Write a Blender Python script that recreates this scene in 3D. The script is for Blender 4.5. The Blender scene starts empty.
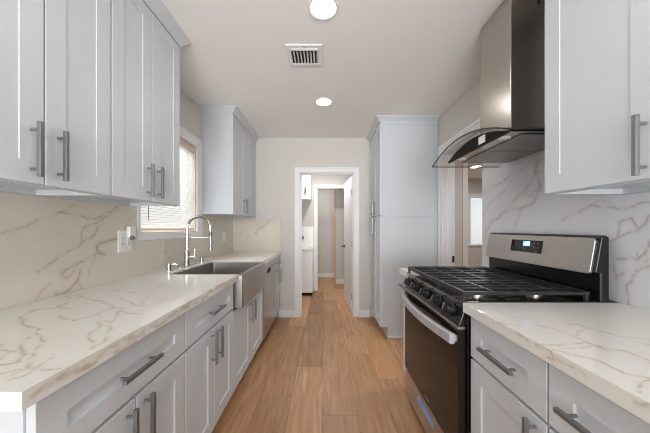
import bpy, bmesh, math, random
import numpy as np
from mathutils import Vector, Matrix
random.seed(7)
S = bpy.context.scene
COL = S.collection
PI = math.pi

# ------------------------------------------------------------------ camera, world, exposure
CAMZ, FPX, VX, VY = 1.235, 260.0, 324.5, 228.0
cam_d = bpy.data.cameras.new('camera'); cam = bpy.data.objects.new('camera', cam_d); COL.objects.link(cam)
cam.location = (0, 0, CAMZ); cam.rotation_euler = (PI/2, 0, 0)
cam_d.sensor_width = 36; cam_d.lens = 36*FPX/650
cam_d.shift_x = (325-VX)/650; cam_d.shift_y = (VY-216.5)/650
cam_d.clip_start = 0.02
S.camera = cam
S.view_settings.view_transform = 'Standard'; S.view_settings.look = 'None'
S.view_settings.gamma = 1; S.view_settings.use_curve_mapping = False
S.view_settings.exposure = -0.06
try:
    S.cycles.use_denoising = True
    S.cycles.max_bounces = 10; S.cycles.diffuse_bounces = 6; S.cycles.glossy_bounces = 5
    S.cycles.transparent_max_bounces = 12
    S.cycles.caustics_reflective = False; S.cycles.caustics_refractive = False
    S.cycles.sample_clamp_indirect = 6; S.cycles.filter_width = 1.0
except Exception: pass
W = bpy.data.worlds.new('daylight'); S.world = W; W.use_nodes = True
W.node_tree.nodes['Background'].inputs[0].default_value = (0.86, 0.93, 1.0, 1)
W.node_tree.nodes['Background'].inputs[1].default_value = 1.2

def area(name, loc, rot, sx, sy, energy, col=(1, 1, 1), shape='RECTANGLE', parent=None, spread=PI):
    d = bpy.data.lights.new(name, 'AREA'); d.shape = shape; d.size = sx; d.energy = energy; d.color = col
    if shape in ('RECTANGLE', 'ELLIPSE'): d.size_y = sy
    d.spread = spread
    o = bpy.data.objects.new(name, d); COL.objects.link(o); o.location = loc; o.rotation_euler = rot
    if parent:
        o.parent = parent; o.location = Vector(loc)-parent.location
    return o
# added rear fill, then daylight through the kitchen window and the next room's window
area('added_rear_fill', (0, -2.42, 1.35), (math.radians(140), 0, 0), 2.3, 1.9, 78, (0.90, 0.955, 1.0))  # main fill light, added at the made-up rear window
area('daylight_kitchen_window', (-2.1, 2.185, 2.7), (0, math.radians(-52), 0), 1.4, 1.2, 115, (0.97, 0.985, 1.0))
# added upward fill by the rear window that brightens the ceiling
area('added_ceiling_fill', (0, -2.45, 1.2), (math.radians(104), 0, 0), 2.2, 1.2, 21, (0.98, 0.985, 0.985), spread=math.radians(70))
area('daylight_side_room_window', (4.0, 6.95, 1.42), (-PI/2, 0, 0), 1.0, 1.4, 4, (0.97, 0.985, 1.0))
LAMP_KITCHEN, LAMP_LAUNDRY, LAMP_SIDE = 2.0, 17.0, 20.0
LAMP_COL = (0.98, 0.985, 1.0)

# ------------------------------------------------------------------ materials
def srgb(r, g, b):
    f = lambda c: (c/255/12.92) if c/255 <= 0.04045 else ((c/255+0.055)/1.055)**2.4
    return (f(r), f(g), f(b), 1)
def mat(name, col, rough=0.5, metal=0.0, noise=0.0, nscale=8.0, bump=0.0, bscale=200.0, stretch=None, coat=0.0, spec=0.5, aniso=0.0):
    m = bpy.data.materials.new(name); m.use_nodes = True
    nt = m.node_tree; b = nt.nodes['Principled BSDF']
    b.inputs['Base Color'].default_value = col; b.inputs['Roughness'].default_value = rough
    b.inputs['Metallic'].default_value = metal; b.inputs['Specular IOR Level'].default_value = spec
    b.inputs['Coat Weight'].default_value = coat; b.inputs['Coat Roughness'].default_value = 0.1
    tc = nt.nodes.new('ShaderNodeTexCoord'); mp = nt.nodes.new('ShaderNodeMapping')
    nt.links.new(tc.outputs['Object'], mp.inputs['Vector'])
    if stretch: mp.inputs['Scale'].default_value = stretch
    n = nt.nodes.new('ShaderNodeTexNoise'); n.inputs['Scale'].default_value = nscale; n.inputs['Detail'].default_value = 4
    nt.links.new(mp.outputs[0], n.inputs['Vector'])
    mx = nt.nodes.new('ShaderNodeMix'); mx.data_type = 'RGBA'
    mx.inputs[6].default_value = tuple(c*(1-noise) for c in col[:3])+(1,)
    mx.inputs[7].default_value = tuple(min(1, c*(1+noise)) for c in col[:3])+(1,)
    nt.links.new(n.outputs['Fac'], mx.inputs[0]); nt.links.new(mx.outputs[2], b.inputs['Base Color'])
    if bump:
        n2 = nt.nodes.new('ShaderNodeTexNoise'); n2.inputs['Scale'].default_value = bscale
        nt.links.new(mp.outputs[0], n2.inputs['Vector'])
        bp = nt.nodes.new('ShaderNodeBump'); bp.inputs['Strength'].default_value = bump; bp.inputs['Distance'].default_value = 0.002
        nt.links.new(n2.outputs['Fac'], bp.inputs['Height']); nt.links.new(bp.outputs[0], b.inputs['Normal'])
    return m
def emit(name, col, strength):
    m = bpy.data.materials.new(name); m.use_nodes = True
    b = m.node_tree.nodes['Principled BSDF']; b.inputs['Base Color'].default_value = (0.8, 0.8, 0.8, 1)
    b.inputs['Emission Color'].default_value = col; b.inputs['Emission Strength'].default_value = strength
    return m

M_CAB = mat('cabinet_paint', srgb(203, 207, 212), 0.38, noise=0.015, nscale=3)
M_WALL = mat('wall_paint', srgb(208, 204, 198), 0.7, noise=0.02, nscale=2, bump=0.05, bscale=250)
M_CEIL = mat('ceiling_paint', srgb(238, 236, 233), 0.8, noise=0.02, nscale=2, bump=0.06, bscale=180)
M_TRIM = mat('trim_paint', srgb(232, 232, 233), 0.35, noise=0.01)
M_DOOR = mat('white_door_paint', srgb(238, 238, 238), 0.35, noise=0.01)
M_NICK = mat('brushed_nickel', srgb(150, 151, 154), 0.46, 1.0, noise=0.05, nscale=60, stretch=(1, 1, 12))
M_CHROME = mat('chrome', srgb(200, 198, 195), 0.16, 1.0)
M_STEEL = mat('stainless_steel', srgb(186, 182, 178), 0.27, 1.0, noise=0.04, nscale=30, stretch=(40, 40, 1))
M_STEELH = mat('stainless_horizontal', srgb(196, 191, 186), 0.3, 1.0, noise=0.05, nscale=30, stretch=(1, 1, 60))
M_HOOD = mat('hood_steel', srgb(190, 183, 176), 0.24, 1.0, noise=0.03, nscale=20, stretch=(40, 40, 1))
M_HANDLE = mat('satin_steel', srgb(205, 206, 214), 0.5, 0.65)
M_SINK = mat('sink_steel', srgb(178, 174, 170), 0.3, 1.0, noise=0.04, nscale=20, stretch=(1, 1, 40))
M_BLACK = mat('black_enamel', srgb(16, 16, 17), 0.22, noise=0.1)
M_COOK = mat('gloss_cooktop', srgb(26, 26, 27), 0.12, noise=0.1, coat=1.0, spec=0.8)
M_IRON = mat('cast_iron', srgb(34, 34, 35), 0.38, noise=0.2, nscale=60, bump=0.2)
M_KNOB = mat('black_plastic', srgb(20, 20, 21), 0.35)
M_GLASSB = mat('oven_glass', srgb(30, 24, 20), 0.07, noise=0.05, spec=0.3)
M_DISP = mat('display_glass', srgb(14, 14, 16), 0.08)
M_WHITE = mat('white_plastic', srgb(232, 230, 226), 0.35)
M_GREYP = mat('grey_plastic', srgb(120, 116, 112), 0.4)
M_DARK = mat('dark_recess', srgb(30, 30, 30), 0.8)
M_TAN = mat('raw_wood', srgb(220, 204, 188), 0.6, noise=0.12, nscale=14, stretch=(6, 6, 0.7))
M_BLUE = mat('blue_film', srgb(120, 160, 215), 0.3, noise=0.1)
M_LABEL = mat('white_label', srgb(235, 235, 232), 0.6)
M_MESH = mat('filter_mesh', srgb(150, 147, 144), 0.4, 0.9, noise=0.35, nscale=260)
M_LED = emit('led_diffuser', (1, 0.97, 0.93, 1), 12.0)
M_BLUELED = emit('blue_display', (0.05, 0.3, 1, 1), 1.6)
M_BLUEDIG = emit('display_digits', (0.35, 0.7, 1, 1), 2.2)
M_HOODLAMP = mat('hood_lamp_lens', srgb(214, 211, 206), 0.2)

def blind_material():
    m = bpy.data.materials.new('blind_slat'); m.use_nodes = True; nt = m.node_tree
    out = nt.nodes['Material Output']; b = nt.nodes['Principled BSDF']
    b.inputs['Base Color'].default_value = srgb(240, 239, 236); b.inputs['Roughness'].default_value = 0.5
    t = nt.nodes.new('ShaderNodeBsdfTranslucent'); t.inputs[0].default_value = srgb(245, 244, 240)
    mx = nt.nodes.new('ShaderNodeMixShader'); mx.inputs[0].default_value = 0.5
    nt.links.new(b.outputs[0], mx.inputs[1]); nt.links.new(t.outputs[0], mx.inputs[2]); nt.links.new(mx.outputs[0], out.inputs[0])
    return m
M_BLIND = blind_material()
def glass_material(name, tint, gloss=0.12):
    m = bpy.data.materials.new(name); m.use_nodes = True; nt = m.node_tree
    out = nt.nodes['Material Output']; nt.nodes.remove(nt.nodes['Principled BSDF'])
    t = nt.nodes.new('ShaderNodeBsdfTransparent'); t.inputs[0].default_value = tint
    g = nt.nodes.new('ShaderNodeBsdfGlossy'); g.inputs['Roughness'].default_value = 0.03
    f = nt.nodes.new('ShaderNodeLayerWeight'); f.inputs[0].default_value = 0.5
    pw = nt.nodes.new('ShaderNodeMath'); pw.operation = 'POWER'; pw.inputs[1].default_value = 5.0
    nt.links.new(f.outputs['Facing'], pw.inputs[0])
    ad = nt.nodes.new('ShaderNodeMath'); ad.operation = 'MULTIPLY_ADD'; ad.inputs[1].default_value = 0.5; ad.inputs[2].default_value = gloss*0.3
    nt.links.new(pw.outputs[0], ad.inputs[0])
    mx = nt.nodes.new('ShaderNodeMixShader')
    nt.links.new(ad.outputs[0], mx.inputs[0]); nt.links.new(t.outputs[0], mx.inputs[1]); nt.links.new(g.outputs[0], mx.inputs[2])
    nt.links.new(mx.outputs[0], out.inputs[0])
    return m
M_PANE = glass_material('window_glass', (0.97, 0.98, 0.98, 1))
M_HGLASS = glass_material('hood_glass', (0.93, 0.94, 0.94, 1), 0.2)

def quartz_material(name, base, veincol, halo, rough=0.12):
    m = bpy.data.materials.new(name); m.use_nodes = True; nt = m.node_tree; L = nt.links
    b = nt.nodes['Principled BSDF']; b.inputs['Roughness'].default_value = rough; b.inputs['Specular IOR Level'].default_value = 0.5
    at = nt.nodes.new('ShaderNodeAttribute'); at.attribute_name = 'vein'
    tc = nt.nodes.new('ShaderNodeTexCoord')
    # clouding
    n = nt.nodes.new('ShaderNodeTexNoise'); n.inputs['Scale'].default_value = 3.0; n.inputs['Detail'].default_value = 5
    L.new(tc.outputs['Object'], n.inputs['Vector'])
    mb = nt.nodes.new('ShaderNodeMix'); mb.data_type = 'RGBA'; mb.inputs[6].default_value = base; mb.inputs[7].default_value = halo
    r0 = nt.nodes.new('ShaderNodeMapRange'); r0.inputs[1].default_value = 0.45; r0.inputs[2].default_value = 0.8; r0.inputs[3].default_value = 0; r0.inputs[4].default_value = 0.3
    L.new(n.outputs['Fac'], r0.inputs[0]); L.new(r0.outputs[0], mb.inputs[0])
    # breakup of veins with fine noise
    n2 = nt.nodes.new('ShaderNodeTexNoise'); n2.inputs['Scale'].default_value = 45; n2.inputs['Detail'].default_value = 4
    L.new(tc.outputs['Object'], n2.inputs['Vector'])
    r2 = nt.nodes.new('ShaderNodeMapRange'); r2.inputs[1].default_value = 0.3; r2.inputs[2].default_value = 0.65; r2.inputs[3].default_value = 0.6; r2.inputs[4].default_value = 0.6
    L.new(n2.outputs['Fac'], r2.inputs[0])
    ml = nt.nodes.new('ShaderNodeMath'); ml.operation = 'MULTIPLY'; ml.use_clamp = True
    L.new(at.outputs['Fac'], ml.inputs[0]); L.new(r2.outputs[0], ml.inputs[1])
    # faint secondary veins: ridges of a warped noise
    n3 = nt.nodes.new('ShaderNodeTexNoise'); n3.inputs['Scale'].default_value = 2.2; n3.inputs['Detail'].default_value = 6; n3.inputs['Distortion'].default_value = 0.6
    L.new(tc.outputs['Object'], n3.inputs['Vector'])
    s3 = nt.nodes.new('ShaderNodeMath'); s3.operation = 'SUBTRACT'; s3.inputs[1].default_value = 0.5; L.new(n3.outputs['Fac'], s3.inputs[0])
    a3 = nt.nodes.new('ShaderNodeMath'); a3.operation = 'ABSOLUTE'; L.new(s3.outputs[0], a3.inputs[0])
    r3 = nt.nodes.new('ShaderNodeMapRange'); r3.inputs[1].default_value = 0.0; r3.inputs[2].default_value = 0.012; r3.inputs[3].default_value = 0.03; r3.inputs[4].default_value = 0.0
    L.new(a3.outputs[0], r3.inputs[0])
    mm = nt.nodes.new('ShaderNodeMath'); mm.operation = 'MAXIMUM'; L.new(ml.outputs[0], mm.inputs[0]); L.new(r3.outputs[0], mm.inputs[1])
    mv = nt.nodes.new('ShaderNodeMix'); mv.data_type = 'RGBA'; mv.inputs[7].default_value = veincol
    L.new(mm.outputs[0], mv.inputs[0]); L.new(mb.outputs[2], mv.inputs[6]); L.new(mv.outputs[2], b.inputs['Base Color'])
    return m
M_QTOP = quartz_material('quartz_worktop', srgb(224, 221, 216), srgb(160, 122, 70), srgb(220, 212, 196))
M_QSPL = quartz_material('quartz_backsplash', srgb(211, 203, 190), srgb(140, 108, 70), srgb(205, 192, 170), 0.16)
M_QSPR = quartz_material('quartz_backsplash_cool', srgb(216, 216, 221), srgb(146, 112, 76), srgb(212, 208, 206), 0.16)

def floor_material():
    m = bpy.data.materials.new('oak_planks'); m.use_nodes = True; nt = m.node_tree; L = nt.links
    b = nt.nodes['Principled BSDF']
    at = nt.nodes.new('ShaderNodeAttribute'); at.attribute_name = 'tone'
    tc = nt.nodes.new('ShaderNodeTexCoord')
    cx = nt.nodes.new('ShaderNodeCombineXYZ')
    mu = nt.nodes.new('ShaderNodeMath'); mu.operation = 'MULTIPLY'; mu.inputs[1].default_value = 37.0; L.new(at.outputs['Fac'], mu.inputs[0])
    L.new(mu.outputs[0], cx.inputs[0]); L.new(mu.outputs[0], cx.inputs[1])
    ad = nt.nodes.new('ShaderNodeVectorMath'); ad.operation = 'ADD'; L.new(tc.outputs['Object'], ad.inputs[0]); L.new(cx.outputs[0], ad.inputs[1])
    def noise(scale, sx, sy, detail, dist=0.0):
        mp = nt.nodes.new('ShaderNodeMapping'); mp.inputs['Scale'].default_value = (sx, sy, 1); L.new(ad.outputs[0], mp.inputs['Vector'])
        n = nt.nodes.new('ShaderNodeTexNoise'); n.inputs['Scale'].default_value = scale; n.inputs['Detail'].default_value = detail; n.inputs['Distortion'].default_value = dist
        L.new(mp.outputs[0], n.inputs['Vector']); return n.outputs['Fac']
    broad = noise(2.2, 3.0, 0.7, 3, 0.5); grain = noise(5, 7.0, 0.55, 5, 0.8)
    r1 = nt.nodes.new('ShaderNodeMapRange'); r1.inputs[1].default_value = 0.3; r1.inputs[2].default_value = 0.72
    L.new(grain, r1.inputs[0])
    c1 = nt.nodes.new('ShaderNodeMix'); c1.data_type = 'RGBA'; c1.inputs[6].default_value = srgb(156, 114, 80); c1.inputs[7].default_value = srgb(206, 162, 122)
    L.new(r1.outputs[0], c1.inputs[0])
    c2 = nt.nodes.new('ShaderNodeMix'); c2.data_type = 'RGBA'; c2.inputs[7].default_value = srgb(182, 134, 94)
    r4 = nt.nodes.new('ShaderNodeMapRange'); r4.inputs[1].default_value = 0.4; r4.inputs[2].default_value = 0.7; r4.inputs[4].default_value = 0.75; L.new(broad, r4.inputs[0])
    L.new(r4.outputs[0], c2.inputs[0]); L.new(c1.outputs[2], c2.inputs[6])
    # plank to plank tone
    hv = nt.nodes.new('ShaderNodeHueSaturation')
    r5 = nt.nodes.new('ShaderNodeMapRange'); r5.clamp = False; r5.inputs[3].default_value = 0.66; r5.inputs[4].default_value = 1.2; L.new(at.outputs['Fac'], r5.inputs[0])
    L.new(r5.outputs[0], hv.inputs['Value']); L.new(c2.outputs[2], hv.inputs['Color']); L.new(hv.outputs[0], b.inputs['Base Color'])
    b.inputs['Roughness'].default_value = 0.38; b.inputs['Specular IOR Level'].default_value = 0.4
    bp = nt.nodes.new('ShaderNodeBump'); bp.inputs['Strength'].default_value = 0.12; bp.inputs['Distance'].default_value = 0.002
    L.new(grain, bp.inputs['Height']); L.new(bp.outputs[0], b.inputs['Normal'])
    return m
M_FLOOR = floor_material()

# ------------------------------------------------------------------ mesh helpers (world coordinates; build() subtracts the thing's origin)
class MB:
    def __init__(self): self.v = []; self.f = []
    def add(self, vs, fs):
        o = len(self.v); self.v += [tuple(p) for p in vs]; self.f += [tuple(i+o for i in q) for q in fs]; return self
    def box(self, x0, x1, y0, y1, z0, z1):
        x0, x1 = sorted((x0, x1)); y0, y1 = sorted((y0, y1)); z0, z1 = sorted((z0, z1))
        return self.add([(x0,y0,z0),(x1,y0,z0),(x1,y1,z0),(x0,y1,z0),(x0,y0,z1),(x1,y0,z1),(x1,y1,z1),(x0,y1,z1)],
                        [(0,3,2,1),(4,5,6,7),(0,1,5,4),(1,2,6,5),(2,3,7,6),(3,0,4,7)])
    def prism(self, poly, axis, a, b):
        """poly: 2-D points; axis 'x': (y,z), 'y': (x,z), 'z': (x,y)."""
        def P(p, t): return {'x': (t, p[0], p[1]), 'y': (p[0], t, p[1]), 'z': (p[0], p[1], t)}[axis]
        n = len(poly); vs = [P(p, a) for p in poly]+[P(p, b) for p in poly]
        fs = [tuple(range(n))[::-1], tuple(range(n, 2*n))]+[(i, (i+1) % n, n+(i+1) % n, n+i) for i in range(n)]
        return self.add(vs, fs)
    def ring(self, outer, inner, axis, a, b):
        """frame between two polygons with the same point count"""
        def P(p, t): return {'x': (t, p[0], p[1]), 'y': (p[0], t, p[1]), 'z': (p[0], p[1], t)}[axis]
        n = len(outer); vs = [P(p, a) for p in outer]+[P(p, a) for p in inner]+[P(p, b) for p in outer]+[P(p, b) for p in inner]
        fs = []
        for i in range(n):
            j = (i+1) % n
            fs += [(i, j, n+j, n+i), (2*n+i, 3*n+i, 3*n+j, 2*n+j), (i, 2*n+i, 2*n+j, j), (n+i, n+j, 3*n+j, 3*n+i)]
        return self.add(vs, fs)
    def tube(self, pts, r, seg=12, caps=True):
        pts = [Vector(p) for p in pts]; n = len(pts)
        rs = r if isinstance(r, (list, tuple)) else [r]*n
        t0 = (pts[1]-pts[0]).normalized(); up = Vector((0, 0, 1)) if abs(t0.z) < 0.9 else Vector((1, 0, 0))
        u = t0.cross(up).normalized(); vs = []
        for i, p in enumerate(pts):
            t = (pts[min(i+1, n-1)]-pts[max(i-1, 0)]).normalized()
            u = (u-t*u.dot(t)).normalized(); w = t.cross(u)
            for k in range(seg):
                a = 2*PI*k/seg; vs.append(p+(u*math.cos(a)+w*math.sin(a))*rs[i])
        fs = [(i*seg+k, i*seg+(k+1) % seg, (i+1)*seg+(k+1) % seg, (i+1)*seg+k) for i in range(n-1) for k in range(seg)]
        if caps: fs += [tuple(range(seg))[::-1], tuple(range((n-1)*seg, n*seg))]
        return self.add(vs, fs)
    def cyl(self, p0, p1, r0, r1=None, seg=24): return self.tube([p0, p1], [r0, r0 if r1 is None else r1], seg)
    def lathe(self, c, prof, seg=32, axis='z', sx=1.0, sy=1.0):
        vs = []
        for (r, h) in prof:
            for k in range(seg):
                a = 2*PI*k/seg; ca, sa = r*math.cos(a)*sx, r*math.sin(a)*sy
                d = {'z': (ca, sa, h), 'x': (h, ca, sa), 'y': (ca, h, sa)}[axis]
                vs.append((c[0]+d[0], c[1]+d[1], c[2]+d[2]))
        n = len(prof)
        fs = [(i*seg+k, i*seg+(k+1) % seg, (i+1)*seg+(k+1) % seg, (i+1)*seg+k) for i in range(n-1) for k in range(seg)]
        fs += [tuple(range(seg))[::-1], tuple(range((n-1)*seg, n*seg))]
        return self.add(vs, fs)
    def shaker(self, o, u, v, n, w, h, t, st=0.07, rl=0.07, rc=0.0035, bv=0.0005):
        """a frame-and-recess front: o = lower corner of the BACK face, u/v in-plane, n outward"""
        o, u, v, n = Vector(o), Vector(u), Vector(v), Vector(n)
        def rect(a, b, d): return [o+u*a+v*b+n*d, o+u*(w-a)+v*b+n*d, o+u*(w-a)+v*(h-b)+n*d, o+u*a+v*(h-b)+n*d]
        e = 0.0015
        R = [rect(0, 0, 0), rect(0, 0, t-e), rect(e, e, t), rect(st, rl, t), rect(st+bv, rl+bv, t-rc)]
        vs = [p for r in R for p in r]; fs = [(3, 2, 1, 0)]
        for k in range(len(R)-1):
            for i in range(4): fs.append((4*k+i, 4*k+(i+1) % 4, 4*k+4+(i+1) % 4, 4*k+4+i))
        k = len(R)-1; fs.append((4*k, 4*k+1, 4*k+2, 4*k+3))
        return self.add(vs, fs)
    def build(self, name, m, parent=None, bevel=0.0, smooth=False, seg=2, loc=None):
        base = Vector((0, 0, 0))
        if parent is not None:
            p = parent
            while p is not None: base += p.location; p = p.parent
        elif loc is not None: base = Vector(loc)
        me = bpy.data.meshes.new(name)
        me.from_pydata([tuple(Vector(p)-base) for p in self.v], [], self.f)
        bm = bmesh.new(); bm.from_mesh(me); bmesh.ops.recalc_face_normals(bm, faces=bm.faces); bm.to_mesh(me); bm.free()
        me.materials.append(m)
        o = bpy.data.objects.new(name, me); COL.objects.link(o)
        if parent is not None: o.parent = parent
        elif loc is not None: o.location = loc
        if bevel:
            b = o.modifiers.new('bevel', 'BEVEL'); b.width = bevel; b.segments = seg; b.limit_method = 'ANGLE'; b.angle_limit = math.radians(40)
        if smooth:
            for p in me.polygons: p.use_smooth = True
            try: me.set_sharp_from_angle(angle=math.radians(35))
            except Exception: pass
        return o
def thing(name, label, cat, loc, group=None):
    o = bpy.data.objects.new(name, None); COL.objects.link(o); o.location = loc; o.empty_display_size = 0.05
    o['label'] = label; o['category'] = cat
    if group: o['group'] = group
    return o
def tag(o, label, cat, group=None):
    o['label'] = label; o['category'] = cat
    if group: o['group'] = group
    return o
def struct(o, label=None, cat=None):
    o['kind'] = 'structure'
    if label: o['label'] = label
    if cat: o['category'] = cat
    return o

# pixel of the photograph -> point on a real surface of the room (used to trace the quartz veins)
def onX(X):
    def f(x, y):
        Y = X*FPX/(x-VX); return (X, Y, CAMZ-(y-VY)*Y/FPX)
    return f
def onZ(Z):
    def f(x, y):
        Y = (CAMZ-Z)*FPX/(y-VY); return ((x-VX)*Y/FPX, Y, Z)
    return f
def onY(Y):
    return lambda x, y: ((x-VX)*Y/FPX, Y, CAMZ-(y-VY)*Y/FPX)

# ------------------------------------------------------------------ key dimensions
CEIL = 2.485
XL, XR = -1.28, 1.285            # kitchen walls
YB = 3.605                       # back wall
YR = -2.6                        # rear wall behind the camera
CT0, CT1 = 0.876, 0.914          # worktop
UB, UT = 1.378, 2.425            # wall cabinets

# ------------------------------------------------------------------ structure: floor
def build_floor():
    pitch, Lp, gap = 0.2285, 1.37, 0.0013
    joints = {-1: 2.31, 0: 1.71, 1: 2.54, 2: 2.126, -2: 1.90, 3: 2.75, -3: 1.45}
    tones = {(-1, 1): 0.3, (-1, 0): 0.78, (0, 1): 0.62, (0, 0): 0.55, (1, 1): 0.72, (1, 0): 0.5, (2, 1): 0.75, (2, 0): 0.45, (-2, 1): 0.4, (-2, 0): 0.3}
    vs, fs, tone = [], [], []
    def quad(x0, x1, y0, y1, z, t):
        k = len(vs); vs.extend([(x0, y0, z), (x1, y0, z), (x1, y1, z), (x0, y1, z)]); fs.append((k, k+1, k+2, k+3)); tone.append(t)
    X0, X1, Y0, Y1 = -1.45, 4.85, YR-0.1, 6.75
    for r in range(-7, 22):
        xa, xb = -0.012+r*pitch+gap, -0.012+(r+1)*pitch-gap
        xa, xb = max(xa, X0), min(xb, X1)
        if xb <= xa: continue
        j = joints.get(r, random.uniform(0, Lp)); k0 = -5
        for k in range(-5, 5):
            ya, yb = j+(k-1)*Lp+gap, j+k*Lp-gap
            ya, yb = max(ya, Y0), min(yb, Y1)
            if yb <= ya: continue
            quad(xa, xb, ya, yb, 0.0, tones.get((r, k), random.random()))
    quad(X0, X1, Y0, Y1, -0.0015, -0.5)
    # slab under the planks
    k = len(vs); vs.extend([(X0, Y0, -0.0015), (X1, Y0, -0.0015), (X1, Y1, -0.0015), (X0, Y1, -0.0015), (X0, Y0, -0.05), (X1, Y0, -0.05), (X1, Y1, -0.05), (X0, Y1, -0.05)])
    for q in [(4, 7, 6, 5), (0, 4, 5, 1), (1, 5, 6, 2), (2, 6, 7, 3), (3, 7, 4, 0)]: fs.append(tuple(k+i for i in q)); tone.append(0.0)
    me = bpy.data.meshes.new('floor'); me.from_pydata(vs, [], fs); me.materials.append(M_FLOOR)
    a = me.attributes.new('tone', 'FLOAT', 'FACE'); a.data.foreach_set('value', tone)
    o = bpy.data.objects.new('floor', me); COL.objects.link(o)
    return struct(o, 'light oak plank floor running towards the back doorway', 'floor')
build_floor()
struct(MB().box(-1.45, 4.85, YR-0.1, 6.75, CEIL, CEIL+0.08).build('ceiling', M_CEIL), 'plain off white ceiling with round recessed lights', 'ceiling')

# walls ------------------------------------------------------------------
WY0, WY1, WZ0, WZ1 = 1.785, 2.585, 1.195, 2.04       # kitchen window opening
w = MB()
T = 0.14
w.box(XL-T, XL, YR, WY0, 0, CEIL); w.box(XL-T, XL, WY1, 6.6, 0, CEIL)
w.box(XL-T, XL, WY0, WY1, 0, WZ0); w.box(XL-T, XL, WY0, WY1, WZ1, CEIL)
struct(w.build('wall_left', M_WALL))
OY0, OY1, OZ = 2.09, 2.80, 2.04                      # opening in the right wall
w = MB()
w.box(XR, XR+0.115, YR, OY0, 0, CEIL); w.box(XR, XR+0.115, OY1, 6.6, 0, CEIL); w.box(XR, XR+0.115, OY0, OY1, OZ, CEIL)
struct(w.build('wall_right', M_WALL))
DX0, DX1, DZ = -0.344, 0.413, 2.005                  # doorway in the back wall
w = MB()
w.box(XL, DX0, YB, YB+0.115, 0, CEIL); w.box(DX1, XR, YB, YB+0.115, 0, CEIL); w.box(DX0, DX1, YB, YB+0.115, DZ, CEIL)
struct(w.build('wall_back', M_WALL))
LY = 5.12; EX0, EX1, EZ = -0.148, 0.62, 2.02          # second doorway at the far side of the laundry
w = MB()
w.box(XL, EX0, LY, LY+0.1, 0, CEIL); w.box(EX1, XR, LY, LY+0.1, 0, CEIL); w.box(EX0, EX1, LY, LY+0.1, EZ, CEIL)
struct(w.build('wall_laundry', M_WALL))
struct(MB().box(XL, 0.8, 6.55, 6.65, 0, CEIL).build('wall_hall', M_WALL))
struct(MB().box(0.256, XR, 5.76, 6.50, 0, CEIL).build('wall_hall_side', M_WALL))
# rear wall with a wide window added behind the camera as main light source
w = MB()
w.box(XL-T, -1.15, YR-0.1, YR, 0, CEIL); w.box(1.15, XR+0.115, YR-0.1, YR, 0, CEIL)
w.box(-1.15, 1.15, YR-0.1, YR, 0, 0.35); w.box(-1.15, 1.15, YR-0.1, YR, 2.3, CEIL)
struct(w.build('wall_rear', M_WALL))
w = MB().ring([(-1.15, 0.35), (1.15, 0.35), (1.15, 2.3), (-1.15, 2.3)], [(-1.09, 0.41), (1.09, 0.41), (1.09, 2.24), (-1.09, 2.24)], 'y', YR-0.08, YR-0.02)
w.box(-0.03, 0.03, YR-0.08, YR-0.02, 0.41, 2.24)
fr = struct(w.build('added_rear_window', M_TRIM, bevel=0.003))
MB().box(-1.09, 1.09, YR-0.055, YR-0.05, 0.41, 2.24).build('window_pane', M_PANE, fr)
# side room seen through the right opening
struct(MB().box(4.6, 4.7, 0.5, 6.6, 0, CEIL).build('wall_side_room_right', M_WALL))
struct(MB().box(XR+0.115, 4.7, 0.4, 0.5, 0, CEIL).build('wall_side_room_front', M_WALL))
SW0, SW1, SZ0, SZ1 = 3.70, 4.30, 0.82, 2.05
w = MB()
w.box(XR+0.115, SW0, 6.6, 6.7, 0, CEIL); w.box(SW1, 4.7, 6.6, 6.7, 0, CEIL); w.box(SW0, SW1, 6.6, 6.7, 0, SZ0); w.box(SW0, SW1, 6.6, 6.7, SZ1, CEIL)
struct(w.build('wall_side_room_back', M_WALL))
struct(MB().box(XR+0.115, 2.12, 4.0, 4.1, 0, CEIL).build('wall_side_room_partition', M_WALL))

struct(MB().box(-3.3, -3.2, -1.0, 6.0, 0, 2.2).build('added_backdrop', mat('backdrop_grey', srgb(150, 150, 148), 0.8)))  # unseen backdrop added so gaps between the blind slats read grey
# trims ------------------------------------------------------------------
def casing(name, axis, at0, at1, a0, a1, z1, wd=0.07):
    """door casing: jamb legs and head as one moulding; axis = wall normal"""
    out = [(a0-wd, 0), (a0-wd, z1+wd+0.005), (a1+wd, z1+wd+0.005), (a1+wd, 0)]
    inn = [(a0, 0), (a0, z1), (a1, z1), (a1, 0)]
    m = MB()
    poly = [(a0-wd, 0), (a0-wd, z1+wd), (a1+wd, z1+wd), (a1+wd, 0), (a1, 0), (a1, z1), (a0, z1), (a0, 0)]
    m.prism(poly, axis, at0, at1)
    s = 0.006 if at1 > at0 else -0.006
    b = wd*0.3
    poly2 = [(a0-wd, 0), (a0-wd, z1+wd), (a1+wd, z1+wd), (a1+wd, 0), (a1+wd-b, 0), (a1+wd-b, z1+wd-b), (a0-wd+b, z1+wd-b), (a0-wd+b, 0)]
    m.prism(poly2, axis, at0, at0-s)
    return struct(m.build(name, M_TRIM, bevel=0.003))
casing('trim_1', 'y', YB-0.018, YB, DX0, DX1, DZ)
casing('trim_2', 'y', LY-0.018, LY, EX0, EX1, EZ, 0.068)
# casing on the kitchen side of the right opening (the near leg is cut off by the quartz)
m = MB(); wd = 0.09
m.prism([(OY1+wd, 0), (OY1+wd, OZ+wd), (OY0+0.002, OZ+wd), (OY0+0.002, OZ), (OY1, OZ), (OY1, 0)], 'x', XR-0.018, XR)
m.prism([(OY1+wd, 0), (OY1+wd, OZ+wd), (OY0+0.002, OZ+wd), (OY0+0.002, OZ+wd-0.028), (OY1+wd-0.028, OZ+wd-0.028), (OY1+wd-0.028, 0)], 'x', XR-0.025, XR-0.018)
struct(m.build('trim_3', M_TRIM, bevel=0.003))
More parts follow.
